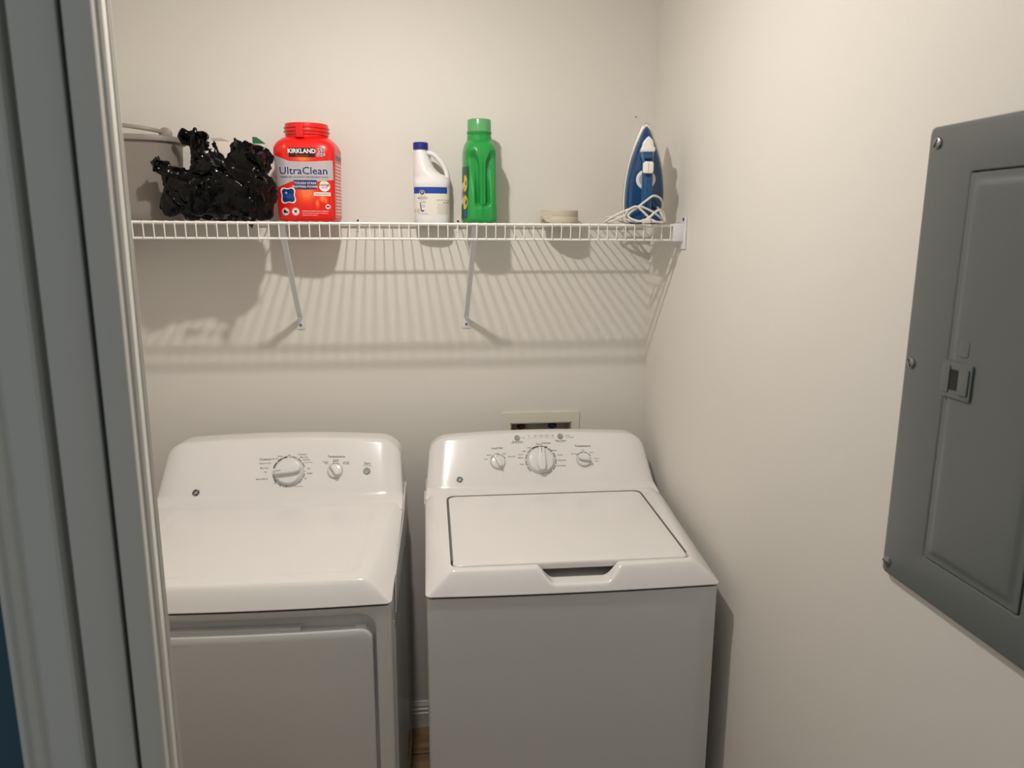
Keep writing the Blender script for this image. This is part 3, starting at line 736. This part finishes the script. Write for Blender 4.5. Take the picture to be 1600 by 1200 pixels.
# bucket picture
add_patch(p,[(-.0320,.055),(-.0175,.055),(-.0195,.033),(-.0225,.030),(-.0275,.030),(-.0300,.033)],blmap,NAVY,.0006)
add_patch(p,[(-.0295,.054),(-.0150,.054),(-.0180,.034),(-.0270,.034)],blmap,WHT,.0008); add_disc(p,-.023,.055,.0075,blmap,SILV,.0009,sy=.3); add_disc(p,-.0225,.045,.004,blmap,INKG,.0009,r0=.0025)
add_text(p,'64 FL OZ (1.89 L)',-.024,.0245,.0026,blmap,NAVY,.01)
for k in range(3): add_text(p,'KILLS GERMS',-.0395,.036-.0035*k,.0018,blmap,INKB,.004)
add_text(p,'DIRECTIONS FOR USE',.030,.0610,.0026,blmap,INKB,.008,sx=.9); add_text(p,'DANGER',.0385,.0545,.0034,blmap,INKB,.02,sx=.8)
for k in range(9): add_text(p,'Keep out of reach of children store cool'[k%3:32+k%4],.030,.0500-.0032*k,.0018,blmap,INKG,.006,sx=.85)
p.build('label',None,bl)

# -- green detergent bottle, narrow grip side towards the viewer
gb=empty('detergent_bottle',(-.5465,-.100,SZ),'tall green laundry detergent bottle with a clear green cap','bottle',rz=math.radians(4),sc=1.045)
GW,GD=.0475,.062
b=MB(); NG=200; R=[]
def grip(x,z,y):
    """two scooped hollows left and right of the central grip spine on the front"""
    if z<.035 or z>.205: return 0
    zz=(z-.045)/.145
    spine=.0085+.010*sstep(.75,1.0,zz)
    # U-shaped lower end round the spine
    if zz<0: spine=.0
    near=1-sstep(.003,.016,abs(x)-.0085)
    env=(near*sstep(-.04,.08,zz)+(1-near)*sstep(0,.75,zz))*sstep(1.05,.86,zz)
    if zz<.08: spine=.0085*math.sqrt(max(0,1-((.08-zz)/.08)**2)) if zz>0 else 0
    wi=sstep(spine-.001,spine+.0035,abs(x)); out=1-.75*sstep(spine+.004,.046,abs(x))
    return .017*env*wi*out*sstep(-.005,-.030,y)
zs=[0,.003,.008,.016]+[.02+.19*k/60 for k in range(61)]+[.214,.219,.224,.230]
for z in zs:
    if z<.01: s=.93+.07*math.sin(PI/2*z/.01)
    elif z<.19: s=1-.02*math.sin(PI*max(0,(z-.02))/.17)*1.0+.0
    else: s=1-.0
    s*=1-.06*max(0,(z-.02)/.17)
    ax,ay=GW*s,GD*s
    if z>.178:
        t=min(1,(z-.178)/.040); k=math.sqrt(max(0,1-t**2.0))
        ax=.0335+(GW*s-.0335)*k; ay=.0325+(GD*s-.0325)*k
    n=3.2-(1.2*sstep(.19,.225,z))
    rr=[]
    for k in range(NG):
        x,y=sup(2*PI*(k+.5)/NG,ax,ay,n); y2=y+grip(x,z,y) if y<0 else y
        rr.append((x,y2,z))
    R.append(rr)
for r,z in ((.0325,.231),(.0325,.236),(.0335,.237),(.0335,.2385),(.030,.239)): R.append([(r*math.cos(2*PI*(k+.5)/NG),r*math.sin(2*PI*(k+.5)/NG),z) for k in range(NG)])
b.rings(R); b.build('bottle_body',GRN,gb,ang=60)
b=MB(); b.lathe([(.0330,.2385),(.0328,.243),(.0322,.2435),(.0320,.272),(.031,.2745),(.028,.2755),(.0005,.2755)],n=40,cap0=True); b.build('cap',GCAP,gb)
b=MB(); b.lathe([(.034,.2388),(.034,.2425)],n=40); b.lathe([(.0330,.2375),(.0338,.2385),(.0338,.2400),(.0328,.2410)],n=40); b.build('collar',GDARK,gb)
b=MB(); b.tube([(0,-GD-.0002,.016),(0,-GD+.0002,.035),(0,-GD+.0012,.10),(0,-GD+.001,.16)],.0007,n=6); b.build('mould_seam',GDARK,gb)
def glmap(u,v,off):
    ay,ax=GD+off,GW+off; n=3.2; s=(1-.02*math.sin(PI*max(0,(v-.02))/.17))*(1-.06*max(0,(v-.02)/.17)); t=min(.9999,abs(u)/(GD*s+off))
    return Vector((-(ax*s)*(1-t**n)**(1/n)-.0002,u,v))
p=MB(); add_grid(p,-.046,.046,.012,.150,glmap,LBLG,.0004,14,6)
add_disc(p,-.031,.055,.016,glmap,LBLY,.0007,sy=1.2); add_disc(p,-.030,.105,.014,glmap,LBLY,.0007,sy=1.6); add_disc(p,-.036,.025,.008,glmap,BLUE,.0007); add_disc(p,0,.08,.03,glmap,WHT,.0006)
p.build('label',None,gb)

# -- roll of masking tape with a loose end
tp=empty('tape_roll',(-.302,-.062,SZ),'cream roll of masking tape lying flat with a loose end','tape',sc=1.07)
b=MB(); b.lathe([(.0160,0),(.0520,0),(.0528,.0012),(.0528,.0175),(.0520,.019),(.0523,.0195),(.0523,.0355),(.0515,.0365),(.0160,.0365),(.0160,0)],n=56,cap0=False,cap1=False); b.build('tape_wound',TAPE,tp)
b=MB(); b.lathe([(.0159,.0005),(.0159,.036),(.0135,.036),(.0135,.0005),(.0159,.0005)],n=32,cap0=False,cap1=False); b.build('core',TAPEI,tp)
b=MB(); pts=[(-.030,-.0432,0),(-.046,-.040,0),(-.058,-.041,0),(-.072,-.036,0)]
V=[];F=[]
for i,(x,y,_) in enumerate(pts):
    z0=.003+.010*i/3; z1=.0355-.0015*i
    if i==3: z0=.0305
    if i==2: z0=.020
    V+= [(x,y,z0),(x,y,z1),(x,y+.0006,z1),(x,y+.0006,z0)]
for i in range(3):
    for k in range(4): a=i*4+k; c=i*4+(k+1)%4; F.append((a,c,c+4,a+4))
F+= [(0,1,2,3),(15,14,13,12)]
b.add(V,F); b.build('loose_end',TAPE,tp)

# -- steam iron standing on its heel, soleplate towards the wall
ir=empty('steam_iron',(-.0905,-.212,SZ),'blue and white steam iron standing upright on its heel in the corner','iron',rz=math.radians(-12),sc=.98)
def iron_outline(s=1.0,H=.282,W=.0595,z0=0):
    L=[(0,H),(.010,H-.010),(.020,H-.032),(.034,H-.066),(.047,H-.108),(.0555,H-.155),(W,H-.200),(W,.03),(W-.003,.008),(W-.010,0)]
    Lc=spline([(x,z,0) for x,z in L],5); R_=[(p.x,p.y) for p in Lc]
    full=R_+[(-x,z) for x,z in R_[::-1][:-1]]
    cz=H*.38
    return [(x*s,cz+(z-cz)*s) for x,z in full]
TI=Matrix(((1,0,0,0),(0,0,-1,0),(0,1,0,0),(0,0,0,1)))   # prism (x,z) extruded towards -y
b=MB(); b.prism(iron_outline(),-.002,.003,None,TI@Matrix.Translation((0,.0,0)),bev=.001); b.build('soleplate',IRONM,ir)
b=MB(); b.prism(iron_outline(.975),.003,.012,None,TI,bev=.002); b.build('heat_shield',IRONW,ir)
# blue body: stack of shrinking outlines
b=MB(); R=[]
for d,s in ((.012,.93),(.016,.935),(.024,.92),(.034,.88),(.042,.82),(.048,.73),(.051,.60)):
    o=iron_outline(s,.282,.0595); R.append([(x,-d,max(z,.002)) for x,z in o])
b.rings(R); b.build('tank',IRONP,ir,ang=60)
# handle: bridge standing out from the body, running tip to heel
b=MB(); hp=spline([(0,-.046,.186),(0,-.072,.184),(0,-.090,.168),(0,-.096,.14),(0,-.098,.10),(0,-.094,.060),(0,-.080,.030),(0,-.058,.020),(0,-.04,.018)],6)
n_=len(hp); b.tube(hp,[.022-.006*sstep(0,.3,i/n_)+.004*sstep(.6,1,i/n_) for i in range(n_)],None,None,16,flat=.92); b.build('handle',IRONB,ir,ang=60)
b=MB(); b.prism(roundpoly([(-.0185,.192,.005),(.0185,.192,.005),(.0195,.203,.004),(.0155,.207,.003),(.0125,.222,.01),(.002,.2335,.007),(-.002,.2335,.007),(-.0125,.222,.01),(-.0155,.207,.003),(-.0195,.203,.004)],4),.046,.096,None,TI,bev=.004); b.build('spray_nose',IRONW,ir)
b=MB(); b.prism(rrect(-.014,.014,.134,.165,.006,4),.088,.1205,None,TI,bev=.003); b.box((-.0004,-.1210,.137),(.0004,-.1203,.162),INKG); b.ms=[IRONW,INKG]; b.mi=[0]*(len(b.f)-6)+[1]*6; b.build('steam_buttons',None,ir)
b=MB()
mpI=lambda u,v,off:Vector((u,-.107-off,v))
b.box((-.010,-.1115,.1715),(.010,-.100,.1755)); b.build('spray_mark',INKB,ir)
b=MB(); b.box((-.007,-.1180,.1275),(.007,-.110,.1300)); b.build('steam_mark',INKB,ir)
b=MB(); b.lathe([(.027,.044),(.027,.052),(.024,.055),(.0005,.055)],None,TI@Matrix.Translation((0,.122,0)),36); b.build('temperature_dial',IRONW,ir)
b=MB(); b.lathe([(.019,.0545),(.019,.0560),(.0005,.0562)],None,TI@Matrix.Translation((0,.122,0)),30); b.build('dial_scale',KGRY,ir)
b=MB(); b.prism(roundpoly([(-.046,0,.006),(.046,0,.006),(.040,.040,.01),(-.040,.040,.01)],4),.03,.085,None,TI,bev=.006); b.build('heel',IRONB,ir)
# cord: loops lying around the heel of the iron
b=MB()
def cord(P,r=.0032): b.tube(spline(P,8),r,None,None,8)
cord([(.034,-.070,.020),(.046,-.078,.045),(.040,-.095,.066),(.018,-.112,.075),(-.005,-.118,.060),(-.030,-.116,.040),(-.055,-.11,.024),(-.085,-.10,.010),(-.100,-.09,.004)])
cord([(.030,-.112,.004),(.010,-.118,.014),(-.012,-.122,.034),(-.030,-.122,.046),(-.052,-.116,.034),(-.056,-.108,.014),(-.030,-.112,.006),(.000,-.120,.012),(.030,-.120,.036),(.046,-.108,.030),(.052,-.100,.008)])
cord([(-.016,-.100,.048),(-.045,-.104,.040),(-.085,-.100,.022),(-.110,-.086,.006),(-.104,-.06,.003),(-.07,-.05,.003)])
cord([(.052,-.085,.006),(.030,-.106,.024),(.000,-.114,.040),(-.024,-.118,.045),(-.050,-.114,.022),(-.028,-.12,.008),(.010,-.122,.006),(.045,-.11,.004)])
shadow_coil=[]  # unseen coil behind the iron, added to cast shadow on the back wall
for k in range(7*14):
    a=2*PI*k/14; t=k/(7*14); shadow_coil.append((-.018+(.070-.030*math.sin(5*t))*math.cos(a)*(1-.45*abs(math.sin(3.1*t*PI))),.105+(.052-.018*t)*math.sin(a)*(1-.35*abs(math.sin(2.3*t*PI))),.0035+.012*abs(math.sin(t*9))+.008*t))
cord(shadow_coil)
b.build('cord',CORD,ir)
b=MB(); b.tube([(.052,-.092,.003),(.050,-.088,.020),(.040,-.080,.036),(.032,-.072,.046)],[.0065,.0055,.0042,.0030],n=10); b.build('cord_guard',CORD,ir)
b=MB(); b.box((-.012,-.131,.001),(.010,-.117,.013)); b.tube([(-.004,-.131,.007),(-.004,-.145,.007)],.0012); b.tube([(.003,-.131,.007),(.003,-.145,.007)],.0012); b.build('plug',CORD,ir)

# -- grey-brown laundry tub at the far left of the shelf
tb=empty('storage_tub',(-1.482,-.125,SZ),'taupe plastic tub with a bail handle at the left end of the shelf','tub',rz=math.radians(8))
b=MB(); NT=72
def tr(s,z,n=2.8,o=0): return [(*sup(2*PI*(k+.5)/NT,.130*s+o,.100*s+o,n),z) for k in range(NT)]
b.rings([tr(.84,0),tr(.87,.004),tr(.885,.02),tr(.90,.035),tr(.905,.040),tr(.97,.205),tr(.97,.212,o=.002),tr(.97,.2125,o=-.004),tr(.9,.03,o=-.006),tr(.3,.028)],cap0=True,cap1=True); b.build('tub_body',TUB,tb,ang=40)
b=MB(); b.rings([tr(.97,.203,o=.001),tr(.97,.203,o=.008),tr(.97,.209,o=.009),tr(.97,.2155,o=.008),tr(.97,.217,o=.004),tr(.97,.2155,o=0),tr(.97,.203,o=.001)],cap0=False,cap1=False); b.build('rim',TUB,tb,ang=50)
b=MB()
hp=spline([(.092,-.074,.226),(.060,-.098,.2300),(0,-.109,.236),(-.06,-.100,.2420),(-.100,-.070,.246),(-.118,-.03,.248)],8)
b.tube(hp,.0052,None,None,10,flat=.6); 
b.lathe([(.015,-.004),(.016,-.002),(.016,.004),(.013,.006),(.0005,.006)],None,Matrix.Translation((.098,-.072,.222))@Matrix.Rotation(PI/2,4,'X'),24)
b.build('bail_handle',TUB,tb)

# -- white carton with a green flap showing above the bag
ct=empty('carton',(-1.200,-.085,SZ),'white carton with a green flap behind the black plastic bag','box',rz=math.radians(6))
b=MB(); b.box((-.075,-.045,0),(.030,.045,.212)); b.build('box_body',CARD,ct)
b=MB(); b.add([(-.075,-.046,.212),(-.030,-.046,.212),(-.050,-.050,.2195),(-.080,-.050,.218),(-.075,-.044,.2125),(-.030,-.044,.2125),(-.050,-.048,.220),(-.080,-.048,.2185)],[(0,1,2,3),(7,6,5,4),(0,4,5,1),(1,5,6,2),(2,6,7,3),(3,7,4,0)]); b.build('torn_flap',CARD,ct)
b=MB(); b.add([(.028,-.046,.208),(.062,-.046,.208),(.040,-.050,.224),(.028,-.050,.225),(.028,-.044,.208),(.062,-.044,.208),(.040,-.048,.224),(.028,-.048,.225)],[(0,1,2,3),(7,6,5,4),(0,4,5,1),(1,5,6,2),(2,6,7,3),(3,7,4,0)]); b.build('green_flap',GCARD,ct)
# -- black plastic bag, crumpled, full of lumps
from mathutils import noise
BO=Vector((-1.2345,-.215,SZ))
bg=empty('plastic_bag',BO,'crumpled glossy black plastic bag between the taupe tub and the red tub','bag')
bm=bmesh.new()
def blob(c,r,sub=4,rot=0):
    res=bmesh.ops.create_icosphere(bm,subdivisions=sub,radius=1)
    for v in res['verts']: 
        p=v.co; v.co=Vector((c[0]+p.x*r[0],c[1]+p.y*r[1],c[2]+p.z*r[2]))
for c,r in (((-.066,-.030,.070),(.074,.050,.070)),((.064,-.020,.076),(.078,.058,.076)),((.0,-.02,.065),(.09,.055,.065)),
            ((.078,.000,.160),(.055,.048,.052)),((-.064,.015,.192),(.031,.028,.050)),((-.050,.010,.150),(.045,.035,.035)),((-.012,.000,.172),(.013,.013,.040)),((-.022,-.01,.14),(.050,.04,.040)),
            ((.03,-.02,.13),(.05,.04,.04)),((-.110,-.052,.130),(.045,.026,.022)),((-.138,-.062,.142),(.028,.012,.010)),((.096,-.02,.05),(.042,.05,.05)),((-.10,-.03,.04),(.050,.045,.038)),((-.105,-.04,.095),(.035,.035,.03))):
    blob(c,r)
me=bpy.data.meshes.new('bag_film'); bm.to_mesh(me); bm.free()
tmp=bpy.data.objects.new('bag_film',me); COL.objects.link(tmp)
rm=tmp.modifiers.new('r','REMESH'); rm.mode='VOXEL'; rm.voxel_size=.0026
smm=tmp.modifiers.new('s','SMOOTH'); smm.iterations=22; smm.factor=.6
dg=bpy.context.evaluated_depsgraph_get(); me2=bpy.data.meshes.new_from_object(tmp.evaluated_get(dg)); bpy.data.objects.remove(tmp)
me2.name='bag_film'
nv_=[Vector(v.normal) for v in me2.vertices]
from mathutils import kdtree
rng=random.Random(11)
def facets(cell,mag):
    """random planar facets meeting in sharp creases"""
    pts=[]
    n=min(9000,int(.34*.16*.26/cell**3))
    for _ in range(n): pts.append((Vector((rng.uniform(-.17,.17),rng.uniform(-.09,.07),rng.uniform(-.01,.25))),Vector((rng.gauss(0,1),rng.gauss(0,1),rng.gauss(0,1)))*mag,rng.uniform(-.4,.4)*mag*cell))
    kd=kdtree.KDTree(n)
    for i,(c,g,h) in enumerate(pts): kd.insert(c,i)
    kd.balance()
    def f(p):
        best=9
        for co,i,dd in kd.find_n(p,4):
            c,g,h=pts[i]; d=h+g.dot(p-c)+(dd/cell)**2*cell*.22
            best=min(best,d)
        return best
    return f
fa=facets(.046,.36); fb=facets(.022,.34); fc=facets(.0105,.22)
for v,nn in zip(me2.vertices,nv_):
    p=Vector(v.co); q0=Vector((p.x*.85+p.z*.35,p.y,p.z*.8-p.x*.2))
    q=q0+.010*Vector((noise.noise(p*20),noise.noise(p*20+Vector((5,1,2))),noise.noise(p*20+Vector((9,4,3)))))
    d=fa(q)*1.0+fb(q)*.62+fc(q+.004*Vector((noise.noise(p*60),noise.noise(p*60+Vector((4,4,4))),0)))*.16+.004*noise.noise(p*11)
    d=max(-.016,min(.014,d+.003))
    p=p+nn*d
    p.z=max(.0008,p.z)
    v.co=p
me2.materials.append(BAG); me2.shade_smooth(); me2.set_sharp_from_angle(angle=math.radians(50))
o=bpy.data.objects.new('bag_film',me2); COL.objects.link(o); o.parent=bg
sm=o.modifiers.new('soften','SMOOTH'); sm.iterations=3; sm.factor=.5
# loose tatters of film poking down between the wires at the front
def tatter(P,name):
    b=MB(); V=[(x,y,z) for x,y,z in P]+[(x,y+.0008,z) for x,y,z in P]; n=len(P)
    b.add(V,[tuple(range(n)),tuple(range(n,2*n))[::-1]]+[(i,(i+1)%n,n+(i+1)%n,n+i) for i in range(n)]); b.build(name,BAG,bg)
tatter([(.058,-.064,.004),(.094,-.066,.005),(.088,-.070,-.006),(.084,-.078,-.019),(.078,-.073,-.011),(.068,-.068,-.006)],'loose_film')
tatter([(-.010,-.062,.004),(.030,-.062,.005),(.022,-.066,-.006),(.010,-.066,-.004),(-.002,-.068,-.009)],'loose_film')
tatter([(.036,-.066,.004),(.056,-.066,.004),(.050,-.068,-.006),(.044,-.067,-.005)],'loose_film')

# ------------------------------------------------------------------ water outlet box in the wall
wb=empty('water_outlet_box',((bx0+bx1)/2,0,.93),'white recessed washer water outlet box behind the washing machine','outlet box')
cx=(bx0+bx1)/2
b=MB(); A=(-.126,.126,-.06,.1755)
inn=(bx0-cx,bx1-cx,bz0-.93,bz1-.93)
for lo,hi in (((A[0],-.005,A[2]),(inn[0],-.0004,A[3])),((inn[1],-.005,A[2]),(A[1],-.0004,A[3])),((inn[0],-.005,inn[3]),(inn[1],-.0004,A[3])),((inn[0],-.005,A[2]),(inn[1],-.0004,inn[2]))): b.box(lo,hi)
b.build('face_plate',BOXW,wb)
b=MB(); x0,x1,z0,z1=inn; 
x0+=.0006;x1-=.0006;z0+=.0006;z1-=.0006
for lo,hi in (((x0,-.004,z0),(x0+.0025,.078,z1)),((x1-.0025,-.004,z0),(x1,.078,z1)),((x0,-.004,z0),(x1,.078,z0+.0025)),((x0,-.004,z1-.0025),(x1,.078,z1)),((x0,.0755,z0),(x1,.078,z1))): b.box(lo,hi)
b.build('recess',BOXI,wb)
for x,m_,nm in ((-.058,VRED,'red'),(.046,VBLU,'blue')):
    v=MB(); v.lathe([(.009,.03),(.009,.075),(.012,.078),(.012,.09),(.006,.092),(.006,.112)],None,Matrix.Translation((x,.045,0)),16); vv=v.build('valve',BRASS,wb)
    h=MB(); h.lathe([(.008,.110),(.0135,.112),(.0145,.118),(.0135,.124),(.006,.126)],None,Matrix.Translation((x,.045,0)),18); hh=h.build('valve_handle',m_,vv); hh['label']=nm+' valve handle'

# ------------------------------------------------------------------ breaker panel on the right wall
ep=empty('electrical_panel',(0,-1.485,1.492),'grey steel breaker panel cover on the right wall','electrical panel')
def PX(y,z): return (y+1.485,z-1.492)
Tp=Matrix(((0,0,-1,0),(1,0,0,0),(0,1,0,0),(0,0,0,1)))   # prism (y,z) -> grows towards -x
y0,y1,z0,z1=-.182,.182,-.338,.338
b=MB()
# cover frame: ring with door opening, raised hem
op=ringpts(-.0890,.0890,-.273,.271,.004,12,24,3); ou=ringpts(y0,y1,z0,z1,.008,12,24,3)
def lr(t,x,base=None): return [(-x,p[0]+(q[0]-p[0])*t,p[1]+(q[1]-p[1])*t) for p,q in zip(op,ou)]
b.rings([lr(0,.004),lr(0,.0105),lr(.02,.0118),lr(.04,.012),lr(.90,.012),lr(.95,.0112),lr(.985,.0085),lr(1,.004),lr(1,.0006),lr(0,.0006),lr(0,.004)],cap0=False,cap1=False)
b.box((-.004,-.0885,-.272),(-.0008,.0885,.270))
b.build('cover',PANEL,ep,ang=50)
# door with pressed panel
b=MB()
def dring(i,x,r=.003): return [(-x,p[0],p[1]) for p in ringpts(-.0870+i,.0870-i,-.2715+i,.2690-i,r,12,24,3)]
b.rings([dring(0,.005),dring(0,.0118),dring(.0008,.0126),dring(.006,.0128),dring(.009,.0128,.006),dring(.012,.0138,.008),dring(.015,.0150,.01),dring(.019,.0154,.01),dring(.03,.0154,.01)])
dd=b.build('door',PANEL,ep,ang=30)
b=MB()
# latch at the left (far) edge = +y side
yc=.0620; zc=-.0045
b.prism(rrect(yc-.030,yc+.026,zc-.025,zc+.024,.003,3),.0150,.0185,None,Tp,bev=.0008)
b.prism(rrect(yc-.026,yc-.008,zc-.018,zc+.018,.002,3),.0185,.0205,None,Tp,bev=.0006)
b.prism(rrect(yc+.010,yc+.025,zc-.019,zc+.019,.002,3),.0185,.0200,None,Tp,bev=.0006)
la=b.build('latch',PANEL,dd)
b=MB(); b.prism(rrect(yc-.008,yc+.010,zc-.014,zc+.014,.001,2),.0183,.0190,None,Tp); sl=b.build('latch_slot',PDARK,la)
b=MB(); b.prism(rrect(yc-.016,yc+.0035,zc+.032,zc+.055,.004,4),.0150,.0160,None,Tp,bev=.0008); b.build('pressed_tab',PANEL,dd)
for y,z in ((.159,.314),(.162,.002),(.166,-.316),(-.159,.314),(-.162,.002),(-.166,-.316)):
    s=MB(); T=Tp@Matrix.Translation((y,z,.0115)); s.lathe([(.0085,0),(.0085,.0012),(.0072,.0034),(.004,.0048),(.0005,.0052)],SCREW,T,18)
    ss=s.build('screw',SCREW,ep)
    q=MB(); q.box((-.006,-.0007,.0044),(.006,.0007,.0056),PDARK,T@Matrix.Rotation(y*7+z*3,4,'Z')); q.build('screw_slot',PDARK,ss)
# nail in the back wall near the corner
t=empty('nail',(-.0600,0,2.024),'tiny nail stuck in the back wall above the iron','nail')
b=MB(); b.lathe([(.0008,-.004),(.0008,.008),(.0018,.008),(.0018,.009)],None,Matrix.Rotation(PI/2,4,'X')@Matrix.Rotation(.25,4,'X'),8); b.build('shank',DSCREW,t)
